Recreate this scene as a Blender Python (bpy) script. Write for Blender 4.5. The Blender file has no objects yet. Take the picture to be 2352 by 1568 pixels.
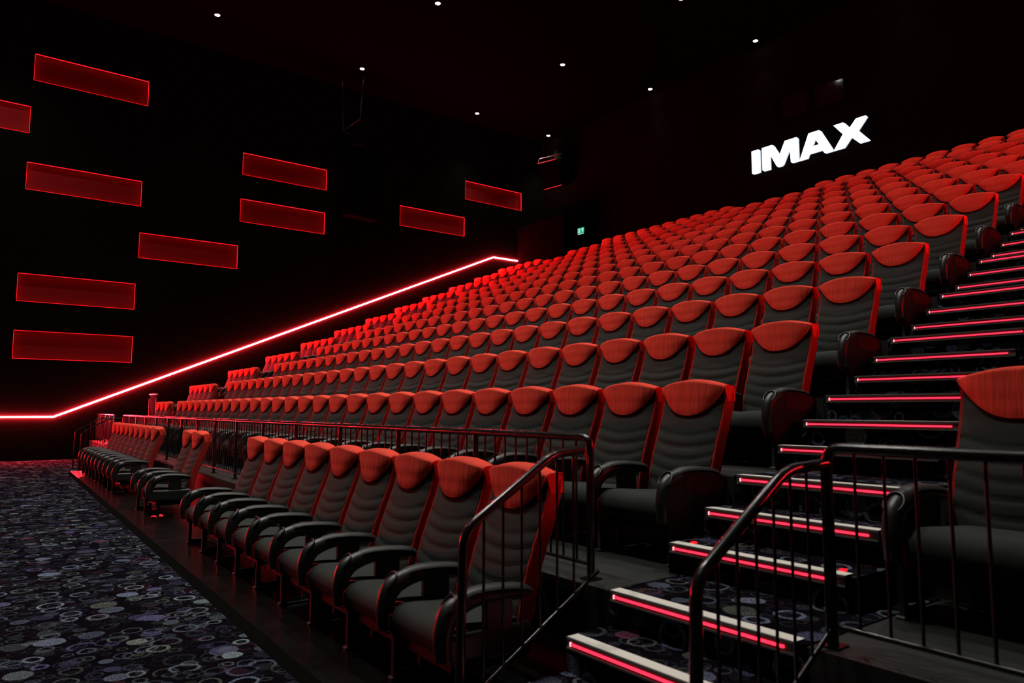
import bpy, math, random
from mathutils import Vector, Matrix
random.seed(7)
PI = math.pi
C = bpy.context.scene.collection
sc = bpy.context.scene
LIFT = 1.375            # everything below is measured from eye level, then lifted so the carpet lies at zero

# ------------------------------------------------------------------ materials
def nmat(name):
    m = bpy.data.materials.new(name); m.use_nodes = True
    nt = m.node_tree
    return m, nt, nt.nodes['Principled BSDF']
def setc(b, col, rough, spec=0.5, metal=0.0):
    b.inputs['Base Color'].default_value = (*col, 1)
    b.inputs['Roughness'].default_value = rough
    b.inputs['Specular IOR Level'].default_value = spec
    b.inputs['Metallic'].default_value = metal
def N(nt, t, **kw):
    n = nt.nodes.new(t)
    for k, v in kw.items(): setattr(n, k, v)
    return n
def fabric(name, col, col2, rough=0.92, wr=0.0, sheen=0.04):
    m, nt, b = nmat(name); setc(b, col, rough, 0.25)
    b.inputs['Sheen Weight'].default_value = sheen
    b.inputs['Sheen Roughness'].default_value = 0.5
    b.inputs['Sheen Tint'].default_value = (*[min(1, c * 1.4 + .03) for c in col], 1)
    tc = N(nt, 'ShaderNodeTexCoord')
    n1 = N(nt, 'ShaderNodeTexNoise'); n1.inputs['Scale'].default_value = 420; n1.inputs['Detail'].default_value = 2
    n2 = N(nt, 'ShaderNodeTexNoise'); n2.inputs['Scale'].default_value = 9; n2.inputs['Detail'].default_value = 3
    nt.links.new(tc.outputs['Object'], n1.inputs['Vector']); nt.links.new(tc.outputs['Object'], n2.inputs['Vector'])
    mx = N(nt, 'ShaderNodeMix', data_type='RGBA')
    mx.inputs[6].default_value = (*col, 1); mx.inputs[7].default_value = (*col2, 1)
    nt.links.new(n2.outputs['Fac'], mx.inputs[0]); nt.links.new(mx.outputs[2], b.inputs['Base Color'])
    bp = N(nt, 'ShaderNodeBump'); bp.inputs['Strength'].default_value = 0.25; bp.inputs['Distance'].default_value = 0.001
    nt.links.new(n1.outputs['Fac'], bp.inputs['Height'])
    last = bp
    if wr:
        mp = N(nt, 'ShaderNodeMapping'); mp.inputs['Scale'].default_value = (34, 6, 3.0)
        nt.links.new(tc.outputs['Object'], mp.inputs['Vector'])
        n3 = N(nt, 'ShaderNodeTexNoise'); n3.inputs['Scale'].default_value = 1; n3.inputs['Detail'].default_value = 3
        oi = N(nt, 'ShaderNodeObjectInfo')
        ad = N(nt, 'ShaderNodeVectorMath', operation='ADD')
        nt.links.new(mp.outputs[0], ad.inputs[0])
        ml = N(nt, 'ShaderNodeMath', operation='MULTIPLY'); ml.inputs[1].default_value = 50
        nt.links.new(oi.outputs['Random'], ml.inputs[0])
        nt.links.new(ml.outputs[0], ad.inputs[1]); nt.links.new(ad.outputs[0], n3.inputs['Vector'])
        b2 = N(nt, 'ShaderNodeBump'); b2.inputs['Strength'].default_value = wr; b2.inputs['Distance'].default_value = 0.01
        nt.links.new(n3.outputs['Fac'], b2.inputs['Height']); nt.links.new(bp.outputs[0], b2.inputs['Normal'])
        last = b2
    nt.links.new(last.outputs[0], b.inputs['Normal'])
    return m
def plain(name, col, rough, spec=0.5, metal=0.0, noise=0.0, scale=30):
    m, nt, b = nmat(name); setc(b, col, rough, spec, metal)
    tc = N(nt, 'ShaderNodeTexCoord'); n = N(nt, 'ShaderNodeTexNoise'); n.inputs['Scale'].default_value = scale; n.inputs['Detail'].default_value = 4
    nt.links.new(tc.outputs['Object'], n.inputs['Vector'])
    mr = N(nt, 'ShaderNodeMapRange'); mr.inputs['To Min'].default_value = max(0, rough - .08); mr.inputs['To Max'].default_value = min(1, rough + .08)
    nt.links.new(n.outputs['Fac'], mr.inputs[0]); nt.links.new(mr.outputs[0], b.inputs['Roughness'])
    if noise:
        bp = N(nt, 'ShaderNodeBump'); bp.inputs['Strength'].default_value = noise; bp.inputs['Distance'].default_value = 0.002
        nt.links.new(n.outputs['Fac'], bp.inputs['Height']); nt.links.new(bp.outputs[0], b.inputs['Normal'])
    return m
def glow(name, col, s):
    m, nt, b = nmat(name); setc(b, (0, 0, 0), .5, 0)
    b.inputs['Emission Color'].default_value = (*col, 1); b.inputs['Emission Strength'].default_value = s
    return m

M = {}
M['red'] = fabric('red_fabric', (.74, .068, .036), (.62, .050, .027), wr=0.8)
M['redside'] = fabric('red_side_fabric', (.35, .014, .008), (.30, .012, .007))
M['grey'] = fabric('grey_fabric', (.027, .031, .027), (.021, .024, .021), sheen=.05)
M['plastic'] = plain('black_plastic', (.012, .013, .012), .40, .5)
M['armpad'] = plain('armrest_pad', (.020, .022, .020), .5, .4)
M['hull'] = plain('seat_hull', (.006, .006, .006), .5, .3)
M['steel'] = plain('black_painted_steel', (.008, .008, .008), .22, .5, scale=2)
M['baluster'] = plain('baluster_paint', (.010, .010, .010), .5, .3)
M['panelplastic'] = plain('end_panel_plastic', (.008, .008, .008), .6, .25)
M['steelleg'] = plain('seat_leg_steel', (.05, .05, .05), .4, .5)
M['alu'] = plain('nosing_aluminium', (.74, .72, .64), .6, .4)
M['noseface'] = plain('nosing_face_grey', (.10, .10, .095), .6, .3)
M['vinyl'] = plain('dark_vinyl', (.013, .014, .012), .5, .4, scale=6)
M['matte'] = plain('matte_black_edge', (.005, .005, .0045), .9, 0)
M['entry'] = plain('entry_wall_black', (.002, .002, .002), .95, 0)
M['gloss'] = plain('glossy_black_floor', (.0022, .0024, .0022), .24, .5, scale=5)
M['wall'] = plain('black_wall_cloth', (.0044, .0046, .0036), .95, 0, noise=.2, scale=300)
M['ceil'] = plain('black_ceiling', (.002, .002, .0018), .95, 0)
M['panelback'] = plain('red_panel_cloth', (.20, .008, .010), .9, .1)
M['reveal'] = plain('red_panel_reveal', (.30, .02, .02), .8, .1)
M['led'] = glow('red_led', (1, .020, .034), 850)
M['ledr'] = glow('red_led_right', (1, .020, .034), 480)
M['panelled'] = glow('red_panel_led', (1, .008, .014), 2.4)
M['stepled'] = glow('red_step_led', (1, .022, .055), 2.6)
M['stepend'] = glow('bright_step_led_end', (1, .25, .25), 3.5)
M['marker'] = glow('red_marker', (1, .01, .02), 1.6)
M['lens'] = glow('downlight_lens', (1, .97, .93), 26)
M['sign'] = glow('sign_white', (.93, .97, 1.0), 2.6)
M['signside'] = glow('sign_side_white', (.72, .84, 1.0), .8)
M['green'] = glow('exit_green', (.01, .42, .24), 1.0)
M['exitwhite'] = glow('exit_white', (.6, 1, .88), .9)
M['trimmetal'] = plain('brushed_trim', (.75, .75, .70), .35, .6, .2)
M['glass'] = plain('dark_glass', (.01, .012, .016), .08, .6)
M['void'] = plain('black_void', (.0018, .0018, .0018), .95, 0)

def carpet():
    m, nt, b = nmat('ring_carpet'); setc(b, (.02, .02, .02), .95, 0)
    L = nt.links.new
    tc = N(nt, 'ShaderNodeTexCoord'); sx = N(nt, 'ShaderNodeSeparateXYZ'); L(tc.outputs['Object'], sx.inputs[0])
    ad = N(nt, 'ShaderNodeMath', operation='ADD'); L(sx.outputs['Y'], ad.inputs[0]); L(sx.outputs['Z'], ad.inputs[1])
    cx = N(nt, 'ShaderNodeCombineXYZ'); L(sx.outputs['X'], cx.inputs['X']); L(ad.outputs[0], cx.inputs['Y'])
    wn = N(nt, 'ShaderNodeTexNoise'); wn.inputs['Scale'].default_value = 5; L(cx.outputs[0], wn.inputs['Vector'])
    ws = N(nt, 'ShaderNodeVectorMath', operation='SCALE'); ws.inputs['Scale'].default_value = .05; L(wn.outputs['Color'], ws.inputs[0])
    wv = N(nt, 'ShaderNodeVectorMath', operation='ADD'); L(cx.outputs[0], wv.inputs[0]); L(ws.outputs[0], wv.inputs[1])
    sp = N(nt, 'ShaderNodeTexNoise'); sp.inputs['Scale'].default_value = 130; sp.inputs['Detail'].default_value = 3; L(cx.outputs[0], sp.inputs['Vector'])
    spr = N(nt, 'ShaderNodeMapRange'); spr.inputs['From Min'].default_value = .38; spr.inputs['From Max'].default_value = .66; L(sp.outputs['Fac'], spr.inputs[0])
    base = N(nt, 'ShaderNodeMix', data_type='RGBA')
    base.inputs[6].default_value = (.0026, .0018, .0022, 1); base.inputs[7].default_value = (.009, .007, .014, 1)
    bn = N(nt, 'ShaderNodeTexNoise'); bn.inputs['Scale'].default_value = 9; L(cx.outputs[0], bn.inputs['Vector'])
    bm2 = N(nt, 'ShaderNodeMath', operation='MULTIPLY'); L(bn.outputs['Fac'], bm2.inputs[0]); L(spr.outputs[0], bm2.inputs[1]); L(bm2.outputs[0], base.inputs[0])
    cur = base.outputs[2]
    def layer(scale, off, bright, seed):
        nonlocal cur
        mp = N(nt, 'ShaderNodeMapping'); mp.inputs['Location'].default_value = (off, off * .7, 0); L(wv.outputs[0], mp.inputs[0])
        vo = N(nt, 'ShaderNodeTexVoronoi', voronoi_dimensions='2D'); vo.inputs['Scale'].default_value = scale; vo.inputs['Randomness'].default_value = .75
        L(mp.outputs[0], vo.inputs['Vector'])
        sc3 = N(nt, 'ShaderNodeSeparateColor'); L(vo.outputs['Color'], sc3.inputs[0])
        ro = N(nt, 'ShaderNodeMath', operation='MULTIPLY_ADD'); ro.inputs[1].default_value = .22; ro.inputs[2].default_value = .24; L(sc3.outputs[0], ro.inputs[0])
        lt = N(nt, 'ShaderNodeMapRange', interpolation_type='SMOOTHSTEP')
        df = N(nt, 'ShaderNodeMath', operation='SUBTRACT'); L(ro.outputs[0], df.inputs[0]); L(vo.outputs['Distance'], df.inputs[1])
        lt.inputs['From Min'].default_value = 0; lt.inputs['From Max'].default_value = .03; L(df.outputs[0], lt.inputs[0])
        inn = N(nt, 'ShaderNodeMapRange', interpolation_type='SMOOTHSTEP'); inn.inputs['From Min'].default_value = .08; inn.inputs['From Max'].default_value = .13
        inn.inputs['To Min'].default_value = 1; inn.inputs['To Max'].default_value = .0; L(df.outputs[0], inn.inputs[0])
        fill = N(nt, 'ShaderNodeMath', operation='GREATER_THAN'); fill.inputs[1].default_value = .76; L(sc3.outputs[1], fill.inputs[0])
        mxf = N(nt, 'ShaderNodeMath', operation='MAXIMUM'); L(inn.outputs[0], mxf.inputs[0])
        fl2 = N(nt, 'ShaderNodeMath', operation='MULTIPLY'); fl2.inputs[1].default_value = .8; L(fill.outputs[0], fl2.inputs[0]); L(fl2.outputs[0], mxf.inputs[1])
        a = N(nt, 'ShaderNodeMath', operation='MULTIPLY'); L(lt.outputs[0], a.inputs[0]); L(mxf.outputs[0], a.inputs[1])
        br = N(nt, 'ShaderNodeMath', operation='POWER'); br.inputs[1].default_value = 2.2; L(sc3.outputs[2], br.inputs[0])
        a2 = N(nt, 'ShaderNodeMath', operation='MULTIPLY'); L(a.outputs[0], a2.inputs[0]); L(br.outputs[0], a2.inputs[1])
        s2 = N(nt, 'ShaderNodeMath', operation='MULTIPLY_ADD'); s2.inputs[1].default_value = 1.15; s2.inputs[2].default_value = .06; L(spr.outputs[0], s2.inputs[0])
        a3 = N(nt, 'ShaderNodeMath', operation='MULTIPLY'); L(a2.outputs[0], a3.inputs[0]); L(s2.outputs[0], a3.inputs[1])
        cr = N(nt, 'ShaderNodeValToRGB'); e = cr.color_ramp; e.interpolation = 'CONSTANT'
        cols = [(0, (.26, .31, .44)), (.36, (.17, .16, .32)), (.58, (.34, .42, .46)), (.80, (.34, .38, .32)), (.93, (.22, .07, .12))]
        e.elements[0].position = 0; e.elements[0].color = (*[c * bright for c in cols[0][1]], 1)
        e.elements[1].position = cols[1][0]; e.elements[1].color = (*[c * bright for c in cols[1][1]], 1)
        for p, c in cols[2:]:
            x = e.elements.new(p); x.color = (*[q * bright for q in c], 1)
        wh = N(nt, 'ShaderNodeTexWhiteNoise', noise_dimensions='3D'); L(vo.outputs['Color'], wh.inputs['Vector']); L(wh.outputs['Value'], cr.inputs[0])
        mx = N(nt, 'ShaderNodeMix', data_type='RGBA'); L(a3.outputs[0], mx.inputs[0]); L(cur, mx.inputs[6]); L(cr.outputs[0], mx.inputs[7])
        cur = mx.outputs[2]
    layer(9.5, 3.1, .17, 1); layer(7.6, 5.3, .25, 4); layer(6.6, 7.7, .46, 2); layer(5.2, 1.3, .80, 3)
    L(cur, b.inputs['Base Color'])
    bp = N(nt, 'ShaderNodeBump'); bp.inputs['Strength'].default_value = .5; bp.inputs['Distance'].default_value = .004
    L(sp.outputs['Fac'], bp.inputs['Height']); L(bp.outputs[0], b.inputs['Normal'])
    return m
M['carpet'] = carpet()

# ------------------------------------------------------------------ mesh helpers
class MB:
    def __init__(s): s.v = []; s.f = []; s.m = []; s.sm = []
    def add(s, vs, fs, mi=0, smooth=False):
        o = len(s.v); s.v += [tuple(p) for p in vs]
        for f in fs: s.f.append([i + o for i in f]); s.m.append(mi); s.sm.append(smooth)
    def box(s, x0, x1, y0, y1, z0, z1, mi=0, c=0.0):
        if c <= 0:
            vs = [(x, y, z) for z in (z0, z1) for y in (y0, y1) for x in (x0, x1)]
            s.add(vs, [(0, 2, 3, 1), (4, 5, 7, 6), (0, 1, 5, 4), (2, 6, 7, 3), (0, 4, 6, 2), (1, 3, 7, 5)], mi); return
        def ring(a, z):
            return [(x0 + a, y0 + a + c, z), (x0 + a + c, y0 + a, z), (x1 - a - c, y0 + a, z), (x1 - a, y0 + a + c, z), (x1 - a, y1 - a - c, z), (x1 - a - c, y1 - a, z), (x0 + a + c, y1 - a, z), (x0 + a, y1 - a - c, z)]
        rs = [ring(c * .8, z0), ring(0, z0 + c), ring(0, z1 - c), ring(c * .8, z1)]
        vs = [p for r in rs for p in r]; fs = [tuple(range(7, -1, -1)), tuple(range(24, 32))]
        for k in range(3):
            for i in range(8): j = (i + 1) % 8; fs.append((k * 8 + i, k * 8 + j, k * 8 + 8 + j, k * 8 + 8 + i))
        s.add(vs, fs, mi)
    def prism(s, poly, axis, a, b, mi=0, smooth=False):
        # poly in the two other axes, extruded along axis from a to b
        n = len(poly)
        def P(p, t):
            return {'x': (t, p[0], p[1]), 'y': (p[0], t, p[1]), 'z': (p[0], p[1], t)}[axis]
        vs = [P(p, a) for p in poly] + [P(p, b) for p in poly]
        fs = [tuple(range(n - 1, -1, -1)), tuple(range(n, 2 * n))]
        s.add(vs, fs, mi, False)
        s.add(vs, [(i, (i + 1) % n, n + (i + 1) % n, n + i) for i in range(n)], mi, smooth)
    def tube(s, path, r, n=10, mi=0, ry=None, closed=False, up=(0, 0, 1)):
        P = [Vector(p) for p in path]; k = len(P); rings = []
        prev = None
        for i in range(k):
            if closed: t = (P[(i + 1) % k] - P[i - 1]).normalized()
            else: t = ((P[min(i + 1, k - 1)] - P[i]).normalized() + (P[i] - P[max(i - 1, 0)]).normalized())
            t = t.normalized() if t.length > 1e-6 else Vector((0, 0, 1))
            if prev is None:
                u = Vector(up)
                if abs(u.dot(t)) > .95: u = Vector((1, 0, 0))
                a = (u - t * u.dot(t)).normalized()
            else: a = (prev - t * prev.dot(t)).normalized()
            prev = a; b = t.cross(a)
            rr = r[i] if isinstance(r, (list, tuple)) else r
            q = ry[i] if isinstance(ry, (list, tuple)) else (ry if ry else rr)
            rings.append([P[i] + a * (math.cos(2 * PI * j / n) * rr) + b * (math.sin(2 * PI * j / n) * q) for j in range(n)])
        vs = [p for R in rings for p in R]; fs = []
        for i in range(k if closed else k - 1):
            i2 = (i + 1) % k
            for j in range(n):
                j2 = (j + 1) % n; fs.append((i * n + j, i2 * n + j, i2 * n + j2, i * n + j2))
        s.add(vs, fs, mi, True)
        if not closed: s.add(rings[0] + rings[-1], [tuple(range(n)), tuple(range(2 * n - 1, n - 1, -1))], mi)
    def grid(s, G, mi=0, smooth=True, flip=False):
        r = len(G); c = len(G[0]); vs = [p for R in G for p in R]; fs = []
        for i in range(r - 1):
            for j in range(c - 1):
                f = (i * c + j, i * c + j + 1, (i + 1) * c + j + 1, (i + 1) * c + j)
                fs.append(f[::-1] if flip else f)
        s.add(vs, fs, mi, smooth)
    def mesh(s, name, mats):
        me = bpy.data.meshes.new(name); me.from_pydata(s.v, [], s.f)
        for m in (mats if isinstance(mats, (list, tuple)) else [mats]): me.materials.append(m)
        me.polygons.foreach_set('material_index', s.m); me.polygons.foreach_set('use_smooth', s.sm)
        me.validate(); me.update(); return me
    def build(s, name, mats, parent=None):
        return obj(name, s.mesh(name, mats), parent)
def obj(name, me, parent=None):
    o = bpy.data.objects.new(name, me); C.objects.link(o)
    if parent: o.parent = parent
    return o
def thing(name, label, cat, loc=(0, 0, 0), rz=0, group=None):
    o = bpy.data.objects.new(name, None); C.objects.link(o); o.empty_display_size = .1
    o.location = loc; o.rotation_euler = (0, 0, rz); tag(o, label, cat, group); return o
def tag(o, label, cat, group=None):
    o['label'] = label; o['category'] = cat
    if group: o['group'] = group
    return o
def struct(o): o['kind'] = 'structure'; return o
def rounded(path, r, n=5):
    P = [Vector(p) for p in path]; out = [P[0]]
    for i in range(1, len(P) - 1):
        a = P[i - 1] - P[i]; b = P[i + 1] - P[i]; rr = min(r, a.length * .45, b.length * .45)
        p0 = P[i] + a.normalized() * rr; p1 = P[i] + b.normalized() * rr
        for k in range(n + 1):
            t = k / n; out.append(p0 * (1 - t) ** 2 + P[i] * 2 * t * (1 - t) + p1 * t * t)
    out.append(P[-1]); return out

# ------------------------------------------------------------------ layout of the raked seating
YB, PY, P2, SL, DK, KK = 3.8716, 1.13626, .00479, -.02589284, .00186, .00096
def rowy(i, x): return YB + i * PY + i * i * P2 + (SL + DK * i) * (x + 10) + KK / 2 * (x + 10) ** 2
def rowz(i): return -.03396 + i * .47199 + i * i * .0017
def rowx0(i): return -3.04692 - .09353 * i - .00038 * i * i
HL = .828                                   # height of the head cushion's lower tip above its own floor
def fl(i): return rowz(i) - HL
PITCH = .57
XL, XR = -23.81, 2.9                        # side walls
YF, YR = -9.0, 19.75                        # screen end, rear wall
ZC = 11.5                                   # ceiling
ZCAR, ZPL = -1.375, -1.33
def edge_y(i, x): return rowy(i, x) - (1.145 if i == 0 else 1.17)     # front edge of a tier
NR = 13

# ------------------------------------------------------------------ room
def floor_obj():
    b = MB(); b.box(XL, XR, YF, 4, ZCAR - .2, ZCAR); return struct(b.build('floor', M['carpet']))
floor_obj()
# tiers
for i in range(NR):
    b = MB(); top = fl(i); xs = [XL + (XR - XL) * k / 12 for k in range(13)]
    bot = (ZCAR if i == 0 else fl(i - 1) - .15)
    yb = lambda x: (YR if i == NR - 1 else edge_y(i + 1, x) + .05)
    F = [(x, edge_y(i, x)) for x in xs]; B_ = [(x, yb(x)) for x in reversed(xs)]
    b.prism(F + B_, 'z', bot, top)
    struct(b.build('floor', M['vinyl']))
# glossy plank under the front row, with its bevelled front strip
PX0, PX1 = -18.55, -2.62
def pk(x): return 1.457 - .041 * (x + 3.58)
b = MB()
for (za, zb, o0, o1) in ((ZPL, ZPL, .13, None),):
    n = 8; xs = [PX0 + (PX1 - PX0) * k / n for k in range(n + 1)]
    front = [(x, pk(x) + .07) for x in xs]; back = [(x, edge_y(0, x) + .02) for x in reversed(xs)]
    b.prism(front + back, 'z', ZCAR, ZPL)
struct(b.build('floor', M['gloss']))
b = MB()
b.add([(PX0, pk(PX0) + .02, ZCAR), (PX1, pk(PX1) + .02, ZCAR), (PX1, pk(PX1) + .07, ZPL + .001), (PX0, pk(PX0) + .07, ZPL + .001), (PX1, pk(PX1) + .07, ZCAR), (PX0, pk(PX0) + .07, ZCAR)],
      [(0, 1, 2, 3), (1, 4, 2), (0, 3, 5), (5, 4, 1, 0), (3, 2, 4, 5)])
struct(b.build('trim_1', M['matte']))

# light niches in the left wall  (y0, y1, z0, z1)
NI = [(1.34, 4.26, 9.155, 9.93), (-1.53, 1.32, 7.62, 8.39), (1.31, 4.20, 6.04, 6.81), (1.26, 4.155, 2.93, 3.70), (1.25, 4.155, 1.365, 2.135),
      (7.13, 10.01, 7.605, 8.34), (7.10, 9.975, 6.045, 6.805), (4.195, 7.07, 4.485, 5.25), (12.9, 15.78, 6.815, 7.58), (15.8, 18.64, 8.33, 9.085)]
def wall_with_holes(x, holes, out, name):
    ys = sorted({YF, YR} | {h[0] for h in holes} | {h[1] for h in holes}); zs = sorted({ZCAR - .2, ZC} | {h[2] for h in holes} | {h[3] for h in holes})
    b = MB()
    for a, c in zip(ys, ys[1:]):
        for e, g in zip(zs, zs[1:]):
            my, mz = (a + c) / 2, (e + g) / 2
            if any(h[0] < my < h[1] and h[2] < mz < h[3] for h in holes): continue
            b.add([(x, a, e), (x, c, e), (x, c, g), (x, a, g)], [(0, 1, 2, 3)])
    o = x + out * .3
    b.add([(o, YF, ZCAR - .2), (o, YR, ZCAR - .2), (o, YR, ZC), (o, YF, ZC)], [(3, 2, 1, 0)])
    for (a, c, e, g) in holes:      # reveals of the opening
        q = x + out * .12
        b.add([(x, a, e), (x, c, e), (x, c, g), (x, a, g), (q, a, e), (q, c, e), (q, c, g), (q, a, g)], [(0, 4, 5, 1), (1, 5, 6, 2), (2, 6, 7, 3), (3, 7, 4, 0), (4, 7, 6, 5)])
    return struct(b.build(name, M['wall']))
wall_with_holes(XL, NI, -1, 'wall_left')
b = MB(); b.box(XR, XR + .2, YF, YR, ZCAR - .2, ZC); struct(b.build('wall_right', M['wall']))
b = MB(); b.box(XL - .3, XR + .2, YF - .2, YF, ZCAR - .2, ZC); struct(b.build('wall_front', M['wall']))
# rear wall with the doorway at its left end and the projection window
DX0, DX1, DZ1 = -20.87, -20.46, 8.05
WX0, WX1, WZ0, WZ1 = -12.55, -10.25, 8.72, 9.62
b = MB()
def wseg(x0, x1, z0, z1): b.box(x0, x1, YR, YR + .2, z0, z1)
wseg(XL - .3, WX0, 0, ZC); wseg(WX1, XR + .2, 0, ZC); wseg(WX0, WX1, 0, WZ0); wseg(WX0, WX1, WZ1, ZC)
struct(b.build('wall_back', M['wall']))
b = MB(); b.box(XL, -20.87, 18.42, 18.56, fl(12) - .5, 7.54); struct(b.build('wall_entry', M['entry']))
b = MB(); b.box(-22.15, -20.52, YR - .03, YR + .01, fl(12), 7.36); struct(b.build('door_1', M['void']))
b = MB(); b.box(-22.22, -22.15, YR - .09, YR - .031, fl(12), 7.43); b.box(-20.52, -20.45, YR - .09, YR - .031, fl(12), 7.43); b.box(-22.15, -20.52, YR - .09, YR - .031, 7.36, 7.43)
struct(b.build('trim_2', M['void']))
b = MB(); b.box(XL - .3, XR + .2, YF - .2, YR + .2, ZC, ZC + .2); struct(b.build('ceiling', M['ceil']))
# projection window
w = bpy.data.objects.new('window_1', None); C.objects.link(w); struct(w)
b = MB(); t = .06
b.box(WX0, WX1, YR - .04, YR + .1, WZ0, WZ0 + t); b.box(WX0, WX1, YR - .04, YR + .1, WZ1 - t, WZ1); b.box(WX0, WX0 + t, YR - .04, YR + .1, WZ0 + t, WZ1 - t); b.box(WX1 - t, WX1, YR - .04, YR + .1, WZ0 + t, WZ1 - t); b.box(-11.43, -11.37, YR - .04, YR + .1, WZ0 + t, WZ1 - t)
b.build('window_frame', M['wall'], w)
b = MB(); b.box(WX0 + t, WX1 - t, YR + .1, YR + .12, WZ0 + t, WZ1 - t); b.build('window_pane', M['glass'], w)

# niches: cloth back and LED ribbons on the four reveals
where = ['topmost tall-set one, left of all others above', 'cut off by the left frame edge', 'second of the left-hand column from the top', 'third of the left-hand column from the top', 'lowest one, just above the slanting light line',
         'upper one of the stacked middle pair', 'lower one of the stacked middle pair', 'single one low between column and middle pair', 'lower of the two near the rear corner', 'farthest one, nearest the rear corner']
for (y0, y1, z0, z1), wh in zip(NI, where):
    t = thing('wall_light_panel', 'glowing red wall niche, ' + wh, 'wall light', (XL, (y0 + y1) / 2, z0), 0, 'red light niches on the left wall')
    hy = (y1 - y0) / 2; hz = z1 - z0
    b = MB(); b.box(-.118, -.100, -hy + .002, hy - .002, .002, hz - .002); b.build('back_panel', M['panelback'], t)
    for (a, c, e, g) in ((-hy + .002, -hy + .008, .01, hz - .01), (hy - .008, hy - .002, .01, hz - .01), (-hy + .01, hy - .01, .002, .008), (-hy + .01, hy - .01, hz - .008, hz - .002)):
        b = MB(); b.box(-.045, -.006, a, c, e, g); b.build('led_strip', M['panelled'], t)

# the long LED line on each side wall
LP = [(-8.9, -.215), (2.274, -.204), (17.164, 6.155), (18.40, 6.158)]
def led_line(x, s, label, LP):
    b = MB(); h = .020; nk = len(LP) - 1
    for k in range(nk):
        (ya, za), (yb_, zb) = LP[k], LP[k + 1]
        x0, x1 = x + s * .012, x + s * .045
        def off(i):
            # mitre
            P = [Vector((p[0], p[1])) for p in LP]
            d = []
            if i > 0: d.append((P[i] - P[i - 1]).normalized())
            if i < nk: d.append((P[i + 1] - P[i]).normalized())
            t_ = sum(d, Vector((0, 0))).normalized(); n = Vector((-t_.y, t_.x)); return n * h
        na, nb = off(k), off(k + 1)
        q = [(ya - na.x, za - na.y), (yb_ - nb.x, zb - nb.y), (yb_ + nb.x, zb + nb.y), (ya + na.x, za + na.y)]
        b.prism(q, 'x', min(x0, x1), max(x0, x1))
    t = thing('led_light_line', label, 'light strip', (x, 0, 0))
    o = b.build('light_strip', M['led'] if s > 0 else M['ledr'], t); o.matrix_parent_inverse = Matrix.Translation((-x, 0, 0))
    b = MB()
    for k in range(nk):
        (ya, za), (yb_, zb) = LP[k], LP[k + 1]
        b.tube([(x + s * .006, ya, za), (x + s * .006, yb_, zb)], .006, 6)
    o = b.build('mounting_rail', M['steel'], t); o.matrix_parent_inverse = Matrix.Translation((-x, 0, 0))
led_line(XL, 1, 'bright red light line slanting up the left wall beside the seats', LP)
led_line(XR, -1, 'red light line slanting up the right wall outside the picture', [(5.6, -.204 + 3.326 * .4271)] + LP[2:])

# ------------------------------------------------------------------ seats
def interp(T, z):
    if z <= T[0][0]: return T[0][1]
    for (a, p), (b_, q) in zip(T, T[1:]):
        if z <= b_:
            t = (z - a) / (b_ - a); t = t * t * (3 - 2 * t) * .35 + t * .65; return p + (q - p) * t
    return T[-1][1]
PROF = [(.28, -.130), (.36, -.118), (.46, -.098), (.56, -.070), (.66, -.034), (.76, .006), (.84, .036), (.92, .056), (1.0, .066), (1.1, .068)]
def prof(z): return interp(PROF, z)
BT = .088        # thickness of the back
# backrest
def back_mesh():
    b = MB(); nx, nz = 14, 52; z0, z1 = .31, 1.012; hw = .234
    G = []
    for k in range(nz + 1):
        z = z0 + (z1 - z0) * k / nz; R = []
        for j in range(nx + 1):
            u = -1 + 2 * j / nx; x = u * hw
            y = prof(z) - .020 * (1 - u * u) * (1 if z < .9 else .7)
            for zk in (.42, .50, .575, .65, .72):
                d = z - (zk + .036 * u * u - .016); y += .0105 * math.exp(-(d / .010) ** 2)
            if abs(u) > .98: y += .006
            R.append((x, y, z))
        G.append(R)
    b.grid(G, 0)
    B_ = [[(p[0], prof(p[2]) + BT + .012 * (1 - (p[0] / hw) ** 2), p[2]) for p in R] for R in G[::6] + [G[-1]]]
    b.grid(B_, 1, flip=True)
    # close edges
    for j in (0, nx):
        e = [R[j] for R in G]; f = [(p[0], prof(p[2]) + BT, p[2]) for p in e]
        b.grid([e, f], 1, flip=(j == 0))
    for R, fl_ in ((G[0], False), (G[-1], True)):
        b.grid([R, [(p[0], prof(p[2]) + BT + .01, p[2]) for p in R]], 1 if R is G[0] else 0, flip=not fl_)
    return b.mesh('backrest', [M['grey'], M['hull']])
def band_mesh(s):
    b = MB(); n = 32; z0, z1 = .290, 1.018; x0, x1 = s * .2345, s * .251
    ring = []
    for k in range(n + 1):
        z = z0 + (z1 - z0) * k / n; w = BT + .012
        if k == n: pass
        yf = prof(z) + .010; yb_ = yf + w - .014
        if z < .40: yb_ = yf + w * (.7 + .3 * (z - z0) / (.40 - z0))
        ring.append([(x0, yf, z), (x1 - s * .004, yf - .001, z), (x1, yf + .010, z), (x1, yb_ - .010, z), (x1 - s * .004, yb_, z), (x0, yb_, z)])
    for q in range(6):
        b.grid([[r[q] for r in ring], [r[(q + 1) % 6] for r in ring]], 0, False, flip=(s > 0))
    b.add(ring[-1], [tuple(range(6)) if s < 0 else tuple(range(5, -1, -1))]); b.add(ring[0], [tuple(range(6))])
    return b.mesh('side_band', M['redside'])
def zb_(u): return .828 + .175 * abs(u) ** 2.35
def zt_(u): return 1.004 + .044 * (1 - abs(u) ** 1.9)
HWH = .253
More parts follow.
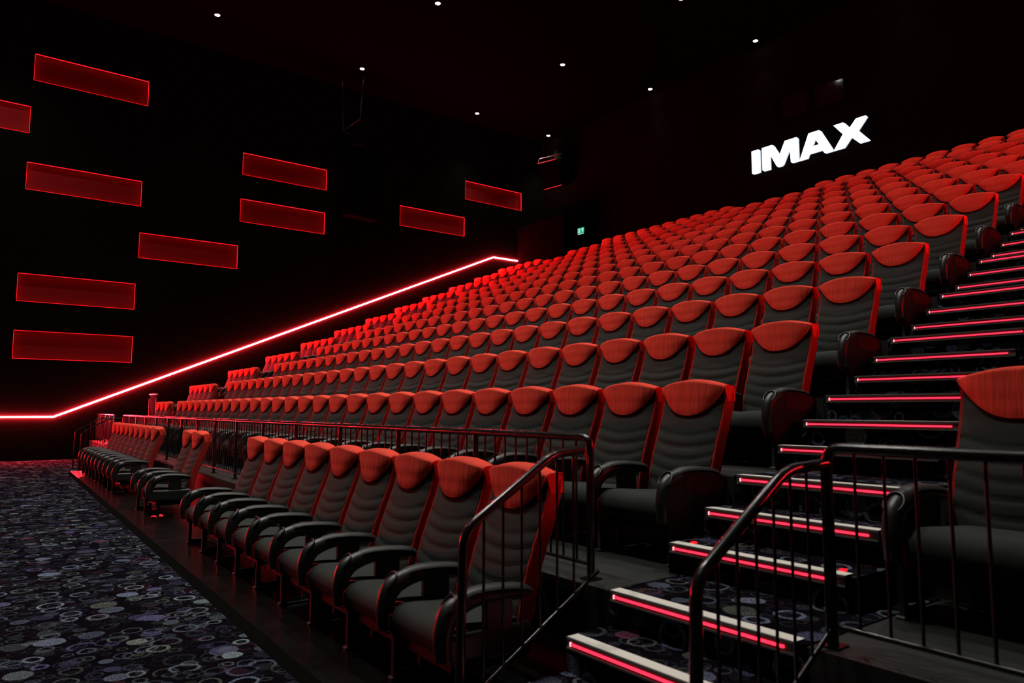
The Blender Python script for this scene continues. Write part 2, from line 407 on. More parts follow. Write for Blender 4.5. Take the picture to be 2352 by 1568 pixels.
def head_mesh():
    b = MB(); nu, nt = 28, 16; G = []
    us = [math.sin(PI / 2 * (-1 + 2 * j / nu)) for j in range(nu + 1)]
    zsafe = lambda u: zt_(u)
    for k in range(nt + 1):
        t = k / nt; R = []
        for u in us:
            z = zb_(u) + (zt_(u) - zb_(u)) * t
            puff = .016 + .047 * (math.sin(PI * (.09 + t * .54)) ** .7) * (1 - abs(u) ** 4)
            R.append((u * HWH, prof(z) - puff + .006 * u * u, z))
        G.append(R)
    # over the top and down behind
    for k, (dy, dz) in enumerate(((.012, .008), (.035, .011), (.065, .009), (.095, .004), (.112, -.014), (.116, -.05), (.116, -.085))):
        G.append([(u * HWH * (1 if k < 4 else .985), prof(1.03) - .030 + dy + .012, zt_(u) + dz) for u in us])
    b.grid(G, 0)
    # underside lip back to the backrest
    low = G[0]; b.grid([[(p[0], prof(p[2]) + .012, p[2] + .004) for p in low], low], 0)
    # side ends of the cap, right above the side bands
    for j, fp in ((0, True), (nu, False)):
        e = [R[j] for R in G[nt:]]
        c = (e[0][0], e[2][1], e[-1][2]); b.add(e + [c], [((i, i + 1, len(e)) if not fp else (i + 1, i, len(e))) for i in range(len(e) - 1)])
    return b.mesh('head_cushion', M['red'])
def piping_mesh():
    b = MB(); n = 30; P = []
    for j in range(n + 1):
        u = math.sin(PI / 2 * (-1 + 2 * j / n)); z = zb_(u); P.append((u * HWH, prof(z) - .016, z))
    b.tube(P, .0035, 6); return b.mesh('piping', M['red'])
def cushion_mesh():
    b = MB(); nx, n = 10, 0
    sec = [(-.10, .352), (-.20, .358), (-.30, .364), (-.40, .374), (-.465, .376), (-.508, .360), (-.532, .325), (-.530, .275), (-.508, .235), (-.46, .212), (-.30, .205), (-.12, .205)]
    G = []
    for j in range(nx + 1):
        u = -1 + 2 * j / nx; x = u * .236; R = []
        for (y, z) in sec:
            if z > .31: z = z + .014 * (1 - u ** 4) - .012 * math.exp(-(u / .5) ** 2) * (1 if y < -.3 else .3)
            R.append((x, y, z))
        G.append(R)
    b.grid(G, 0, flip=True)
    m = len(sec)
    b.add(G[0], [tuple(range(m))]); b.add(G[-1], [tuple(range(m - 1, -1, -1))])
    b.grid([[R[-1] for R in G], [R[0] for R in G]], 0, flip=True)
    return b.mesh('seat_cushion', M['grey'])
def cside_mesh(s):
    sec = [(-.40, .205), (-.40, .345), (-.46, .362), (-.512, .352), (-.545, .320), (-.548, .265), (-.522, .215), (-.46, .198)]
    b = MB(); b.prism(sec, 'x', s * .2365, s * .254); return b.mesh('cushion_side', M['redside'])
def hull_mesh():
    b = MB(); b.box(-.225, .225, -.46, -.06, .150, .204, 0, .01); b.box(-.235, .235, -.115, -.02, .17, .32, 0, .012); return b.mesh('seat_pan', M['hull'])
AX = .285
def arm_mesh():
    b = MB()
    P = rounded([(0, -.085, .480), (0, -.20, .492), (0, -.40, .496), (0, -.520, .450), (0, -.552, .34), (0, -.540, .25)], .10, 6)
    n = len(P); r1 = []; r2 = []
    for i, p in enumerate(P):
        t = i / (n - 1); f = max(0.0, 1 - abs(t - .62) / .38); r1.append(.020 + .020 * min(1, t * 3) + .012 * f); r2.append(.028 + .011 * min(1, t * 3) + .004 * f)
    b.tube(P, r1, 14, 0, r2)
    b.box(-.022, .022, -.335, -.185, .22, .490, 0, .008)
    b.box(-.024, .024, -.540, -.07, .232, .345, 0, .014)
    return b.mesh('armrest', M['plastic'])
def pad_mesh():
    b = MB(); G = []
    for (y, z, w) in [(-.075, .496, .026), (-.11, .514, .040), (-.17, .526, .044), (-.26, .535, .045), (-.36, .537, .044), (-.42, .529, .040), (-.450, .512, .030)]:
        G.append([(-w, y, z - .014), (-w * .82, y, z - .001), (-w * .4, y, z + .005), (w * .4, y, z + .005), (w * .82, y, z - .001), (w, y, z - .014)])
    b.grid(G, 0, flip=False)
    b.add(G[0], [tuple(range(6))]); b.add(G[-1], [tuple(range(5, -1, -1))])
    return b.mesh('arm_pad', M['armpad'])
def cup_mesh():
    b = MB(); c = Vector((0, -.512, .470)); nrm = Vector((0, -.80, .60)).normalized(); ux = Vector((1, 0, 0)); uy = nrm.cross(ux)
    P = [c + nrm * .014 + ux * (math.cos(2 * PI * k / 20) * .042) + uy * (math.sin(2 * PI * k / 20) * .050) for k in range(20)]
    b.tube(P, .0065, 6, 0, closed=True)
    Q = [p - nrm * .006 + (c - p) * .08 for p in P]; D = [p - nrm * .040 + (c - p) * .25 for p in P]
    b.grid([P + [P[0]], D + [D[0]]], 1); b.add(D, [tuple(range(20))], 1)
    W = [p - nrm * .050 + (c - p) * .1 for p in P]; b.grid([P + [P[0]], W + [W[0]]], 0, flip=True)
    return b.mesh('cup_holder', [M['plastic'], M['hull']])
def leg_mesh():
    b = MB()
    for y in (-.485, -.335): b.box(-.014, .014, y - .016, y + .016, .012, .255, 0, .003)
    b.box(-.022, .022, -.515, -.305, 0, .014, 0, .003); b.box(-.013, .013, -.469, -.351, .014, .04); b.box(-.013, .013, -.469, -.351, .205, .235)
    return b.mesh('leg', M['steelleg'])
def endpanel_mesh():
    b = MB(); sec = [(-.04, .455), (-.10, .490), (-.22, .508), (-.38, .508), (-.48, .480), (-.545, .42), (-.560, .34), (-.545, .22), (-.51, .12), (-.47, .05), (-.14, .05), (-.06, .25)]
    b.prism(sec, 'x', .028, .043); return b.mesh('end_panel', M['panelplastic'])
def inset_mesh():
    b = MB(); sec = [(-.06, .445), (-.14, .478), (-.26, .488), (-.38, .484), (-.42, .455), (-.40, .405), (-.26, .385), (-.10, .395)]
    b.prism(sec, 'x', .0433, .048); return b.mesh('fabric_inset', M['redinset'])
M['redinset'] = fabric('dark_red_fabric', (.06, .004, .004), (.045, .003, .003), sheen=0)
SM = dict(backrest=back_mesh(), bl=band_mesh(-1), br=band_mesh(1), head=head_mesh(), pip=piping_mesh(), cush=cushion_mesh(), csl=cside_mesh(-1), csr=cside_mesh(1), pan=hull_mesh(), arm=arm_mesh(), pad=pad_mesh(), cup=cup_mesh(), leg=leg_mesh(), ep=endpanel_mesh(), ins=inset_mesh())

def mk(root_loc, end):
    """One seat with its parts; end = 'right', 'left' or None for the outermost seats of a block."""
    r = bpy.data.objects.new('cinema_seat', None); C.objects.link(r); r.empty_display_size = .1; r.location = root_loc
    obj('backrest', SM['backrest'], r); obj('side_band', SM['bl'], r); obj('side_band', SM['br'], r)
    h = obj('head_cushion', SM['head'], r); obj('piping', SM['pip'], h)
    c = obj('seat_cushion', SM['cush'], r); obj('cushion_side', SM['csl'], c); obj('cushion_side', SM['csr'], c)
    obj('seat_pan', SM['pan'], r)
    def arm(x, side=0, leg=True):
        a = obj('armrest', SM['arm'], r); a.location.x = x; obj('arm_pad', SM['pad'], a); obj('cup_holder', SM['cup'], a)
        if leg: l = obj('leg', SM['leg'], r); l.location.x = x
        if side:
            e = obj('end_panel', SM['ep'], r); e.location.x = x; f = obj('fabric_inset', SM['ins'], e)
            if side < 0: e.scale.x = -1
    arm(-AX, -1 if end == 'left' else 0)
    if end == 'right': arm(AX, 1)
    if end == 'open': arm(AX, 0, False)
    return r
def children(o): return KIDS.get(o.name, [])
KIDS = {}
def index_kids():
    KIDS.clear()
    for o in bpy.data.objects:
        if o.parent: KIDS.setdefault(o.parent.name, []).append(o)
def copy_tree(o, parent=None):
    c = o.copy(); C.objects.link(c); c.parent = parent
    for ch in children(o): copy_tree(ch, c)
    return c
ORD = ['', 'first', 'second', 'third', 'fourth', 'fifth', 'sixth', 'seventh', 'eighth', 'ninth', 'tenth', 'eleventh', 'twelfth', 'thirteenth', 'fourteenth', 'fifteenth', 'sixteenth', 'seventeenth', 'eighteenth', 'nineteenth', 'twentieth',
       'twenty-first', 'twenty-second', 'twenty-third', 'twenty-fourth', 'twenty-fifth', 'twenty-sixth', 'twenty-seventh']
seats = []       # (x, y, z, rz, end, label, group)
def add_seat(i, x, end, label, group): seats.append((x, rowy(i, x), fl(i), SL + DK * i + KK * (x + 10), end, label, group))
for i in range(12):
    for j in range(27):
        x = rowx0(i) - PITCH * j
        add_seat(i, x, 'right' if j == 0 else ('left' if j == 26 else None),
                 'red-topped grey seat, %s from the lit stairs, %s row up behind the long railing' % (ORD[j + 1], ORD[i + 1]),
                 'red-topped seats of the centre block')
for j in range(12):
    add_seat(12, rowx0(12) + .2876 - PITCH * j, 'right' if j == 0 else ('left' if j == 11 else None),
             'red-topped seat in the very last row near the lit sign, %s from the lit stairs' % ORD[j + 1], 'red-topped seats of the top row')
for j in range(10):
    add_seat(12, -13.33 - PITCH * j, 'right' if j == 0 else ('left' if j == 9 else None),
             'red-topped seat in the last row left of its gap, %s left of the gap' % ORD[j + 1], 'red-topped seats of the top row')
WL = [None, -22.32, -22.62, -22.72, -22.82, -22.90, -22.99, -23.11, -23.21, -23.30, -23.38, -23.46]
for j in range(3):
    add_seat(0, -19.31 - PITCH * j, 'right' if j == 0 else ('left' if j == 2 else None),
             'bright red seat, %s from the left, in the short row of three by the wall' % ORD[3 - j], 'red-lit seats beside the left wall')
for i in range(1, 12):
    for j in range(5):
        add_seat(i, WL[i] + .27 + PITCH * (4 - j), 'right' if j == 0 else ('left' if j == 4 else None),
                 'bright red wall-side seat, %s from the left, %s row up of the five-seat rows' % (ORD[5 - j], ORD[i]), 'red-lit seats beside the left wall')
def ya(x): return 2.21128 - .03268 * x
for j in range(9):
    x = -3.066 - PITCH * j
    seats.append((x, ya(x), ZPL, -.033, 'open' if j == 0 else None, 'grey seat with red head cushion, front row, %s back from the near slanting handrail' % ORD[j + 1], 'front row seats of the near group'))
for j, nm in enumerate(('right', 'left')):
    x = -10.16 - PITCH * j
    seats.append((x, ya(x), ZPL, -.033, 'open' if nm == 'right' else None, '%s seat of the pair standing alone in the front row' % nm, 'front row pair of seats'))
for j in range(9):
    x = -13.13 - PITCH * j
    seats.append((x, ya(x), ZPL, -.033, 'open' if j == 0 else None, 'front row seat of the far group of nine, %s from its near end' % ORD[j + 1], 'front row seats of the far group'))
add_seat(0, -1.22, 'left', 'large red-topped seat cut off by the right frame edge, right of the lit stairs', 'seats right of the lit stairs')

right_block = []
for i in range(12):
    j = 0 if i > 1 else 1
    while rowx0(i) + 1.827 + PITCH * j + .3 < XR:
        x = rowx0(i) + 1.827 + PITCH * j; right_block.append((x, rowy(i, x), fl(i), 0, None, '', '')); j += 1
# camera basis (right, up, forward)
CR = Vector((0.6062290171411671, 0.7952892959787665, 0.0011465067)); CU = Vector((0.07304417129869813, -0.05711514524083184, 0.995691924856713)); CF = Vector((-0.7919286128287081, 0.6035335913482502, 0.09271610592276565))
FL = 1687.048
def shown(x, y, z):
    p = Vector((x, y, z + .95)); d = p.dot(CF)
    return -60 < 1176 + FL * p.dot(CR) / d < 2352 + 55 if d > 0 else False
key = lambda s: (0 if shown(s[0], s[1], s[2]) else 1, (s[0] ** 2 + s[1] ** 2 + (s[2] + .9) ** 2))
order = sorted(seats, key=key); near, rest = order[:300], order[300:]
protos = {e: mk((0, 0, 0), e) for e in (None, 'left', 'right', 'open')}
index_kids(); used = set()
for (x, y, z, rz, end, label, group) in near:
    if end in used: o = copy_tree(protos[end])
    else: o = protos[end]; used.add(end)
    o.location = (x, y, z); o.rotation_euler = (0, 0, rz); tag(o, label, 'seat', group)
# the remaining far seats: one object
b = MB(); parts = ['backrest', 'bl', 'br', 'head', 'cush', 'csl', 'csr', 'pan', 'arm', 'leg']
pm = {'backrest': [2, 3], 'bl': [1], 'br': [1], 'head': [0], 'cush': [2], 'csl': [1], 'csr': [1], 'pan': [3], 'arm': [4], 'leg': [4]}
pd = {}
for k in parts:
    me = SM[k]; pd[k] = ([tuple(v.co) for v in me.vertices], [(tuple(p.vertices), pm[k][p.material_index], p.use_smooth) for p in me.polygons])
def add_run(b, seat):
    (x, y, z, rz, end, label, group) = seat
    c, s_ = math.cos(rz), math.sin(rz)
    for k in parts:
        for dx in ([-AX] + ([AX] if end == 'right' else []) if k in ('arm', 'leg') else [0]):
            o0 = len(b.v)
            b.v += [(x + (p[0] + dx) * c - p[1] * s_, y + (p[0] + dx) * s_ + p[1] * c, z + p[2]) for p in pd[k][0]]
            for f, mi, sm in pd[k][1]: b.f.append([q + o0 for q in f]); b.m.append(mi); b.sm.append(sm)
SMATS = [M['red'], M['redside'], M['grey'], M['hull'], M['plastic']]
for q in rest: add_run(b, q)
o = b.build('distant_cinema_seats', SMATS)
o['kind'] = 'stuff'; tag(o, 'small far-off red seats filling the highest and farthest rows of the stand', 'seats')

b = MB()
for q in right_block: add_run(b, q)
o = b.build('cinema_seats', SMATS)
o['kind'] = 'stuff'; tag(o, 'block of red seats right of the lit stairs, beyond the right frame edge', 'seats')

# ------------------------------------------------------------------ stairs with lit nosings
def stair_x(i): return rowx0(i) + .49
def staircase(xoff, lit, label, group=None, last=12, width=.97):
    t = thing('staircase', label, 'stairs', (0, 0, 0))
    lev = []
    # three steps from the hall floor up to the first tier
    lev += [(0, -.56, fl(0) - .312, True, ZCAR), (0, -.28, fl(0) - .156, False, ZCAR)]
    for i in range(0, last):
        lev.append((i, 0, fl(i), False, None))
        r = (fl(i + 1) - fl(i)) / 3
        lev.append((i + 1, -.60, fl(i) + r, i == 0, fl(i) - .0)); lev.append((i + 1, -.30, fl(i) + 2 * r, False, fl(i) - .0))
    lev.append((last, 0, fl(last), False, None))
    for (i, dy, z, marks, base) in lev:
        x0 = stair_x(i) + xoff; x1 = x0 + width
        ye = edge_y(i, x0) + dy; ye2 = edge_y(i, x1) + dy
        w = x1 - x0; dyx = (ye2 - ye)
        b = MB(); th = .016
        if base is not None:
            yb0 = edge_y(i, x0) + .0; yb1 = edge_y(i, x1)
            b.prism([(x0 - .03, ye + .004), (x1 + .03, ye2 + .004), (x1 + .03, yb1 - .002), (x0 - .03, yb0 - .002)], 'z', base + .001, z - .0)
            s = b.build('step', M['carpet'], t)
        else:
            nd = (rowy(i + 1, x0) - rowy(i, x0)) if i < NR - 1 else 1.1
            b.prism([(x0 - .03, ye + .004), (x1 + .03, ye2 + .004), (x1 + .03, ye2 + nd - .05), (x0 - .03, ye + nd - .05)], 'z', z - .001, z + .008)
            rb = z - .155
            b.prism([(x0 - .03, ye - .010), (x1 + .03, ye2 - .010), (x1 + .03, ye2 + .004), (x0 - .03, ye + .004)], 'z', rb, z + .008)
            s = b.build('step', M['carpet'], t)
        zt = z + (.010 if base is None else .002)
        yo = -.012 if base is None else -.006
        # aluminium nosing: flat tread strip and front face with a groove for the light
        def bar(name, u0, u1, a, c, e, g, mat, par):
            q = MB(); P = lambda x, d: (x, ye + (x - x0) / w * dyx + d)
            q.prism([P(u0, a), P(u1, a), P(u1, c), P(u0, c)], 'z', e, g); return q.build(name, mat, par)
        q = MB(); P = lambda x, d: (x, ye + (x - x0) / w * dyx + d)
        q.prism([P(x0, yo - .012), P(x1, yo - .012), P(x1, yo + .052), P(x0, yo + .052)], 'z', zt, zt + .006)
        nz = q.build('nosing', M['alu'], s); q = MB()
        q.prism([P(x0, yo - .012), P(x1, yo - .012), P(x1, yo - .001), P(x0, yo - .001)], 'z', zt - .046, zt)
        q.prism([P(x0, yo - .020), P(x1, yo - .020), P(x1, yo - .012), P(x0, yo - .012)], 'z', zt - .046, zt - .038)
        q.prism([P(x0, yo - .020), P(x1, yo - .020), P(x1, yo - .012), P(x0, yo - .012)], 'z', zt - .004, zt + .005)
        q.build('nosing_face', M['noseface'], s)
        if lit:
            bar('led_strip', x0 + .030, x1 - .045, yo - .019, yo - .0125, zt - .0275, zt - .0175, M['stepled'], s)
            bar('led_strip_end', x0 + .024, x0 + .0298, yo - .020, yo - .0125, zt - .031, zt - .014, M['stepend'], s)
            if marks:
                for xm in (x0 + .07, x1 - .07): bar('marker_light', xm - .012, xm + .012, yo + .085, yo + .11, zt - .004, zt + .007, M['marker'], s)
    return t
staircase(0, True, 'carpeted stairs with red-lit metal step edges between the seat blocks')
LS = -18.45 - 1.0
b = MB()
def left_stairs():
    t = thing('staircase', 'dark carpeted stairs in the far aisle beside the left wall seats', 'stairs')
    for i in range(0, 12):
        xa = rowx0(i) - 26 * PITCH - .36 - .75; w = .75
        r = (fl(i + 1) - fl(i)) / 3
        for dy, k in ((-.60, 1), (-.30, 2)):
            q = MB(); e0, e1 = edge_y(i + 1, xa), edge_y(i + 1, xa + w)
            q.prism([(xa, e0 + dy), (xa + w, e1 + dy), (xa + w, e1 - .002), (xa, e0 - .002)], 'z', fl(i) + .001, fl(i) + r * k)
            q.build('step', M['carpet'], t)
    for dy, k in ((-.56, 2), (-.28, 1)):
        q = MB(); xa = -20.3; w = 1.3; e0, e1 = edge_y(0, xa), edge_y(0, xa + w)
        q.prism([(xa, e0 + dy), (xa + w, e1 + dy), (xa + w, e1 - .002), (xa, e0 - .002)], 'z', ZCAR + .001, fl(0) - .156 * k)
        q.build('step', M['carpet'], t)
left_stairs()

# ------------------------------------------------------------------ railings
def rl(x): return 2.66 - .0327 * (x + 2.84)
RT = -.142
def railing(xa, xb, posts, label, curl_a=True, curl_b=True, nb=None, ry=rl, top=RT, foot=None, group=None):
    """Straight guard rail from xa (left) to xb (right)."""
    foot = fl(0) if foot is None else foot
    t = thing('guard_railing', label, 'railing', (0, 0, 0), 0, group)
    path = [(xa, ry(xa), top), (xb, ry(xb), top)]
    if curl_b: path = path[:-1] + [(xb, ry(xb), top), (xb, ry(xb), top - .16)]
    if curl_a: path = [(xa, ry(xa), top - .16)] + path
    b = MB(); b.tube(rounded(path, .06), .021, 12); b.build('top_rail', M['steel'], t)
    b = MB(); b.tube([(xa, ry(xa) , foot + .075), (xb, ry(xb), foot + .075)], .011, 8); b.build('bottom_rail', M['steel'], t)
    for x in posts:
        b = MB(); e = x in (xa, xb)
        b.tube([(x, ry(x), foot), (x, ry(x), top - (.10 if e else .012))], .021 if e else .018, 12)
        b.box(x - .04, x + .04, ry(x) - .04, ry(x) + .04, foot, foot + .008)
        b.build('post', M['steel'], t)
    sp = .108; allb = []
    ps = sorted(posts)
    for a, c in zip(ps, ps[1:]):
        n = max(1, round((c - a) / sp)); allb += [a + (c - a) * k / n for k in range(1, n)]
    allb.sort(reverse=True); bd = MB()
    def bal(q, x): q.tube([(x, ry(x), foot + .075), (x, ry(x), top - .015)], .0065, 6)
    for x in allb[:95]:
        q = MB(); bal(q, x); q.build('baluster', M['baluster'], t)
    if allb[95:]:
        q = MB()
        for x in allb[95:]: bal(q, x)
        o = q.build('baluster_run', M['baluster'], t); o['kind'] = 'stuff'
    return t
railing(-18.85, -2.82, [-18.85, -17.95, -17.1, -15.98, -14.84, -13.76, -12.68, -11.58, -10.53, -9.47, -8.38, -7.29, -6.14, -5.01, -3.92, -2.82], 'long black steel guard railing between the front row and the raised seats', curl_a=True)
railing(-23.72, -20.35, [-23.72, -22.9, -21.95, -21.1, -20.35], 'short far black railing, shining red, beside the left wall', curl_a=False)
def rr(x): return 2.625 - .03 * (x + 1.5)
railing(-1.50, 2.8, [-1.50, -.2, 1.1, 2.8], 'black guard railing running off at the right frame edge', curl_b=False, ry=rr)
railing(-21.55, -20.55, [-21.55, -20.55], 'small railing beyond the short row of three by the left wall', curl_a=False, ry=lambda x: edge_y(1, x) + .06, top=.39, foot=fl(1))

def handrail(x, ytop, dx, label, floor_z, rad):
    """Sloping stair handrail: level stub from the guard post, slope, then down to the floor."""
    t = thing('stair_handrail', label, 'handrail', (0, 0, 0), 0, 'slanting stair handrails')
    y3 = ytop; y2 = ytop - .30; y1 = ytop - .80
    z2, z1 = -.212, -.520
    P = [(x + dx, y3 - .02, z2 + .012), (x, y2, z2), (x, y1, z1), (x, y1 - .02, floor_z)]
    b = MB(); b.tube(rounded(P, .07), rad, 14); b.build('handrail', M['steel'], t)
    b = MB(); b.box(x - .04, x + .04, y1 - .06, y1 + .02, floor_z, floor_z + .008); b.build('foot_plate', M['steel'], t)
    sl = (z2 - z1) / (y2 - y1)
    lowz = lambda y: -.900 + (y - (y2 + .1)) * .58
    b = MB(); b.tube([(x, y1 - .012, lowz(y1)), (x, y3 - .01, lowz(y3))], .010, 8); b.build('bottom_rail', M['steel'], t)
    n = 7
    for k in range(1, n + 1):
        y = y1 + (y3 - y1) * k / (n + .6); zt = z1 + (y - y1) * sl if y < y2 else z2 + .004
        b = MB(); b.tube([(x, y, lowz(y)), (x, y, zt - .012)], .0065, 6); b.build('baluster', M['steel'], t)
    return t
handrail(-2.675, 2.58, -.10, 'slanting black handrail in front of the nearest front row seat', ZPL, .021)
handrail(-1.50, 2.655, 0.0, 'slanting black handrail in front of the red-lit stairs, nearest the camera', ZCAR, .021)
handrail(-18.80, 3.155, 0.0, 'nearer of the two thin slanting handrails beside the far left wall', ZCAR, .016)
handrail(-20.20, 3.20, 0.0, 'farther of the two thin slanting handrails beside the far left wall', ZCAR, .016)

# ------------------------------------------------------------------ sign letters
LET = {
 'I': ([(-13.264, 8.03), (-13.264, 7.375), (-13.21, 7.328), (-12.965, 7.328), (-12.965, 8.03), (-13.02, 8.078), (-13.264, 8.078)], None),
 'M': ([(-12.896, 8.080), (-12.54, 8.080), (-12.475, 8.035), (-12.29, 7.715), (-12.105, 8.080), (-11.725, 8.080), (-11.664, 8.02), (-11.664, 7.328), (-11.868, 7.328), (-11.925, 7.375), (-11.950, 7.775), (-12.155, 7.375), (-12.21, 7.330), (-12.345, 7.328), (-12.40, 7.375), (-12.612, 7.79), (-12.612, 7.328), (-12.835, 7.328), (-12.896, 7.38)], None),
 'A': ([(-11.653, 7.328), (-11.333, 8.072), (-11.010, 8.072), (-10.945, 8.022), (-10.600, 7.373), (-10.615, 7.328), (-10.825, 7.328), (-10.875, 7.369), (-10.917, 7.443), (-11.327, 7.443), (-11.379, 7.328)], [(-11.126, 7.837), (-11.025, 7.653), (-11.218, 7.653)]),
 'X': ([(-10.568, 8.070), (-10.290, 8.070), (-10.232, 8.030), (-10.099, 7.862), (-9.912, 8.066), (-9.640, 8.066), (-9.590, 8.01), (-9.855, 7.700), (-9.540, 7.328), (-9.823, 7.328), (-10.054, 7.567), (-10.266, 7.328), (-10.592, 7.328), (-10.301, 7.735)], None)}
def letter(pts, hole, y0, y1):
    b = MB()
    me = bpy.data.curves.new('c', 'CURVE'); me.dimensions = '2D'; me.fill_mode = 'BOTH'; me.extrude = (y1 - y0) / 2
    for P in ([pts] + ([hole] if hole else [])):
        s = me.splines.new('POLY'); s.points.add(len(P) - 1); s.use_cyclic_u = True
        for q, p in zip(s.points, P): q.co = (p[0], p[1], 0, 1)
    o = bpy.data.objects.new('tmp', me); C.objects.link(o)
    dg = bpy.context.evaluated_depsgraph_get(); dg.update(); m = bpy.data.meshes.new_from_object(o.evaluated_get(dg))
    bpy.data.objects.remove(o)
    m.transform(Matrix.Rotation(PI / 2, 4, 'X')); m.transform(Matrix.Translation((0, (y0 + y1) / 2, 0)))
    return m
t = thing('illuminated_sign', 'glowing white IMAX letters on the dark rear wall', 'sign')
for k, (pts, hole) in LET.items():
    me = letter(pts, hole, 19.55, 19.60); me.materials.append(M['sign']); me.materials.append(M['signside'])
    for p in me.polygons: p.material_index = 0 if p.normal.y < -.5 else 1
    o = obj('letter_' + k.lower(), me, t)
b = MB()
for x in (-13.1, -12.75, -11.8, -11.35, -10.85, -10.4, -9.75):
    b.tube([(x, 19.595, 7.62 if x not in (-9.75, -10.4, -13.1) else 7.40), (x, 19.752, 7.62 if x not in (-9.75, -10.4, -13.1) else 7.40)], .012, 6)
b.build('mounting_pins', M['steel'], t)

# exit sign
t = thing('exit_sign', 'small green glowing exit sign with running figure and arrow in the rear corner', 'sign', (-21.0, 19.42, 6.95))
b = MB(); b.box(-.195, .195, 0, .04, -.012, .225, 0, .004); b.build('housing', M['hull'], t)
b = MB(); b.box(-.185, .185, -.006, -.001, .0, .215); b.build('face', M['green'], t)
b = MB()
b.prism([(-.165, .02), (-.045, .02), (-.045, .195), (-.165, .195)], 'y', -.0085, -.0065)
b.build('door_pictogram', M['exitwhite'], t)
b = MB()
b.tube([(-.105 + .016 * math.cos(a), -.010, .178 + .016 * math.sin(a)) for a in [2 * PI * k / 8 for k in range(8)]], .008, 5, closed=True)
for P in ([(-.105, .158), (-.110, .100)], [(-.107, .150), (-.140, .125), (-.155, .140)], [(-.107, .150), (-.075, .128), (-.060, .112)], [(-.110, .100), (-.080, .075), (-.085, .035)], [(-.110, .100), (-.130, .065), (-.165, .055)]):
    b.tube([(x, -.011, z) for x, z in P], .009, 5)
b.build('running_figure', M['green'], t)
b = MB(); b.prism([(.10, .205), (.175, .115), (.128, .115), (.128, .03), (.072, .03), (.072, .115), (.025, .115)], 'y', -.0085, -.0065); b.build('arrow_pictogram', M['exitwhite'], t)
b = MB(); b.box(-.18, .15, -.006, .02, -.034, -.016); b.build('light_strip', M['exitwhite'], t)
b = MB(); b.tube([(0, .02, .224), (0, .02, .6)], .008, 6); b.tube([(0, .02, .6), (0, YR - 19.42 + .01, .6)], .008, 6); b.build('bracket', M['steel'], t)

# downlights
DLX = [(-21.55, 5.57), (-17.1, 10.37), (-22.1, 10.45), (-17.75, 15.64), (-22.83, 15.68), (-22.92, 19.38), (-17.25, 19.38), (-12.88, 19.37), (-12.74, 15.67)]
pl = ['nearest the top left corner, above the left wall niches', 'at the top frame edge, left of the middle', 'high above the middle of the left wall', 'above and right of the farthest wall niche', 'small one above the left corner speaker', 'lowest one, right above the hanging corner loudspeaker', 'between the corner loudspeaker and the lit sign', 'nearest one above the lit sign', 'cut off by the top frame edge, left of the lit sign']
def downlight(x, y, lab, power=0, angle=100):
    t = thing('ceiling_downlight', lab, 'ceiling light', (x, y, ZC), 0, 'small white downlights in the black ceiling')
    b = MB(); b.tube([(.085 * math.cos(a), .085 * math.sin(a), -.008) for a in [2 * PI * k / 20 for k in range(20)]], .012, 6, closed=True); b.build('trim_ring', M['hull'], t)
    b = MB(); P = [(.070 * math.cos(2 * PI * k / 20), .070 * math.sin(2 * PI * k / 20)) for k in range(20)]; b.prism(P, 'z', -.016, -.002); b.build('lens', M['lens'], t)
    if power:
        l = bpy.data.lights.new('downlight_beam', 'SPOT'); l.energy = power; l.spot_size = math.radians(angle); l.spot_blend = 1.0; l.shadow_soft_size = .12; l.color = (1, .96, .90)
        o = bpy.data.objects.new('downlight_beam', l); C.objects.link(o); o.parent = t; o.location = (0, 0, -.06)
POW = 540
for (x, y), lab in zip(DLX, pl): downlight(x, y, 'white ceiling downlight ' + lab, POW * (.7 if x < -22.9 else .10 if y > 19 else .55 if x < -21.4 else .75), (72 if x < -22.9 else 60) if y > 19 else 74 if x < -21.4 else 92)
for y, xs, pw, an in ((19.37, (-8.5, -4.1), .10, 60), (15.65, (-8.3, -4.0), 1.2, 92), (10.4, (-12.7, -8.3, -4.0), 1.6, 96), (5.57, (-17.1, -12.7, -8.3, -4.0), 2.2, 96), (.6, (-21.5, -17.1, -12.7, -8.3, -4.0), 3.0, 100), (-4.2, (-21.5, -17.1, -12.7, -8.3, -4.0), .4, 96)):
    for x in xs:
        downlight(x, y, 'ceiling downlight over the hall outside the picture', POW * pw * ((.5 if x < -15 else .75 if x < -10 else 1) if y < 1 else (.65 if x < -10 else .9)), an)

# loudspeakers
def box_speaker(name, label, corners, depth, trim):
    """corners: four front points TL, TR, BR, BL; body goes back along depth vector."""
    t = thing(name, label, 'loudspeaker')
    b = MB(); F = [Vector(c) for c in corners]; D = Vector(depth); B_ = [f + D for f in F]
    b.add(F + B_, [(0, 3, 2, 1), (4, 5, 6, 7), (0, 1, 5, 4), (1, 2, 6, 5), (2, 3, 7, 6), (3, 0, 4, 7)]); b.build('cabinet', M['void'], t)
    n = (F[1] - F[0]).cross(F[3] - F[0]).normalized()
    if n.dot(D) > 0: n = -n
    c = sum(F, Vector()) / 4
    b = MB(); G = [c + (f - c) * .93 + n * .012 for f in F]; H = [c + (f - c) * .93 + n * .001 for f in F]
    b.add(G + H, [(0, 3, 2, 1), (0, 1, 5, 4), (1, 2, 6, 5), (2, 3, 7, 6), (3, 0, 4, 7)]); b.build('grille', M['void'], t)
    if trim:
        for a, e in ((0, 1), (3, 2)):
            b = MB(); b.tube([F[a] + n * .02, F[e] + n * .02], .018, 6); b.build('edge_trim', M['trimmetal'], t)
    return t, F, n, D
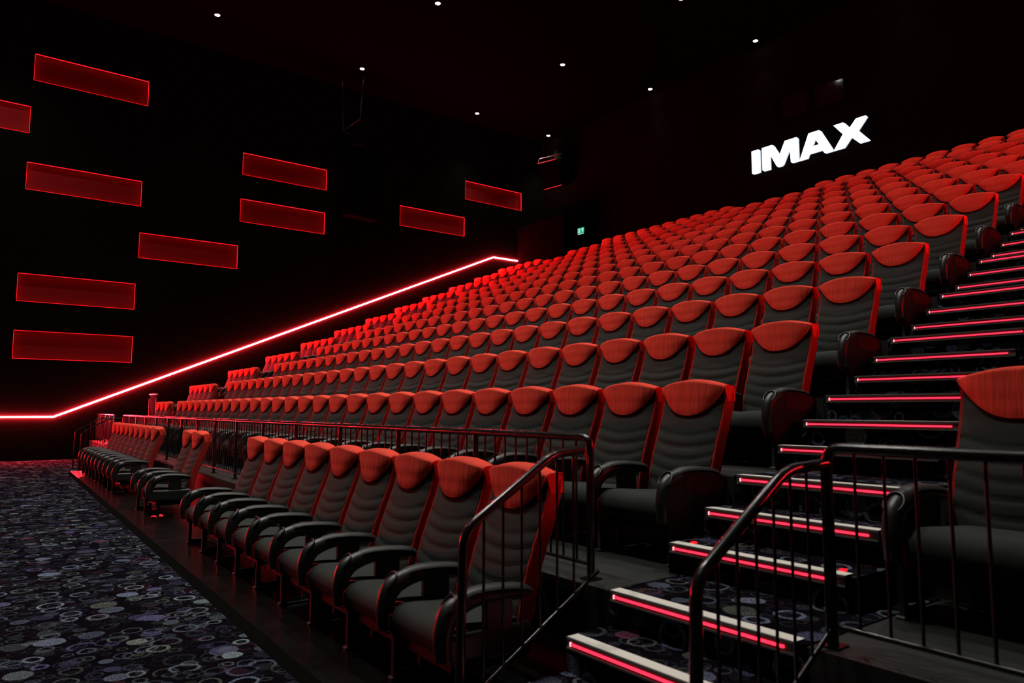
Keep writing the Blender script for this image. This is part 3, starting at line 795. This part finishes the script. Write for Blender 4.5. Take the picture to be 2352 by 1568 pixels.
t, F, n, D = box_speaker('hanging_loudspeaker', 'hanging black loudspeaker with two bright metal edges in the rear left corner',
    [(-22.95, 18.85, 10.18), (-21.80, 18.85, 10.06), (-21.80, 19.15, 9.05), (-22.92, 19.15, 9.12)], (0, .42, .10), True)
b = MB()
for f in (F[0], F[1]): b.tube(rounded([f + n * .02, f + Vector((0, .05, .22)), f + Vector((0, .30, .30))], .1), .012, 6)
b.tube([F[0] + Vector((0, .30, .30)), F[1] + Vector((0, .30, .30))], .015, 6)
b.build('hanging_bracket', M['trimmetal'], t)
b = MB(); b.tube([F[0] + Vector((.5, .35, .08)), (F[0].x + .5, 19.2, ZC + .01)], .022, 8); b.build('suspension_rod', M['void'], t)
t, F, n, D = box_speaker('wall_loudspeaker', 'big black loudspeaker cabinet on the left wall between the red niches',
    [(-22.75, 10.45, 8.95), (-22.95, 11.75, 8.95), (-23.25, 11.75, 6.7), (-23.05, 10.45, 6.7)], (-.45, -.05, 0), False)
b = MB(); b.box(XL + .001, -23.3, 10.8, 11.3, 7.3, 8.3); b.build('wall_bracket', M['steel'], t)
t = thing('speaker_bracket', 'thin metal suspension rods hanging from the ceiling near the left wall', 'bracket')
b = MB(); p = Vector((-22.8, 10.12, 9.45))
for q in ((-22.8, 10.05, ZC), (-22.5, 10.6, 9.9), (-22.8, 10.6, 9.37)): b.tube([p, Vector(q) + Vector((0, 0, .01 if q[2] == ZC else 0))], .018, 6)
b.tube([(-22.5, 10.6, 9.9), (-22.5, 10.7, ZC)], .015, 6)
b.build('rods', M['steel'], t)
b = MB(); b.box(-22.95, -22.45, 10.35, 10.75, 9.0, 9.36); b.build('clamp_block', M['void'], t)

# ------------------------------------------------------------------ lift everything so the carpet is at zero
for o in bpy.data.objects:
    if o.parent is None: o.location.z += LIFT

# ------------------------------------------------------------------ camera and world
cam = bpy.data.cameras.new('camera'); co = bpy.data.objects.new('camera', cam); C.objects.link(co)
R = Matrix((CR, CU, -CF)).transposed().to_4x4(); co.matrix_world = Matrix.Translation((0, 0, LIFT)) @ R
cam.sensor_width = 36; cam.lens = 36 * FL / 2352; cam.clip_end = 200; cam.clip_start = .05
cam.dof.use_dof = True; cam.dof.focus_distance = 9.0; cam.dof.aperture_fstop = 2.8
sc.camera = co
w = bpy.data.worlds.new('world'); sc.world = w; w.use_nodes = True
w.node_tree.nodes['Background'].inputs[0].default_value = (.01, .011, .013, 1); w.node_tree.nodes['Background'].inputs[1].default_value = .0
sc.view_settings.view_transform = 'Standard'; sc.view_settings.look = 'None'; sc.view_settings.gamma = 1; sc.view_settings.use_curve_mapping = False
sc.view_settings.exposure = 0
try:
    sc.cycles.use_denoising = True; sc.cycles.use_light_tree = True
    sc.cycles.max_bounces = 5; sc.cycles.diffuse_bounces = 3; sc.cycles.glossy_bounces = 3; sc.cycles.caustics_reflective = False; sc.cycles.caustics_refractive = False
    sc.cycles.sample_clamp_indirect = 4
except Exception: pass
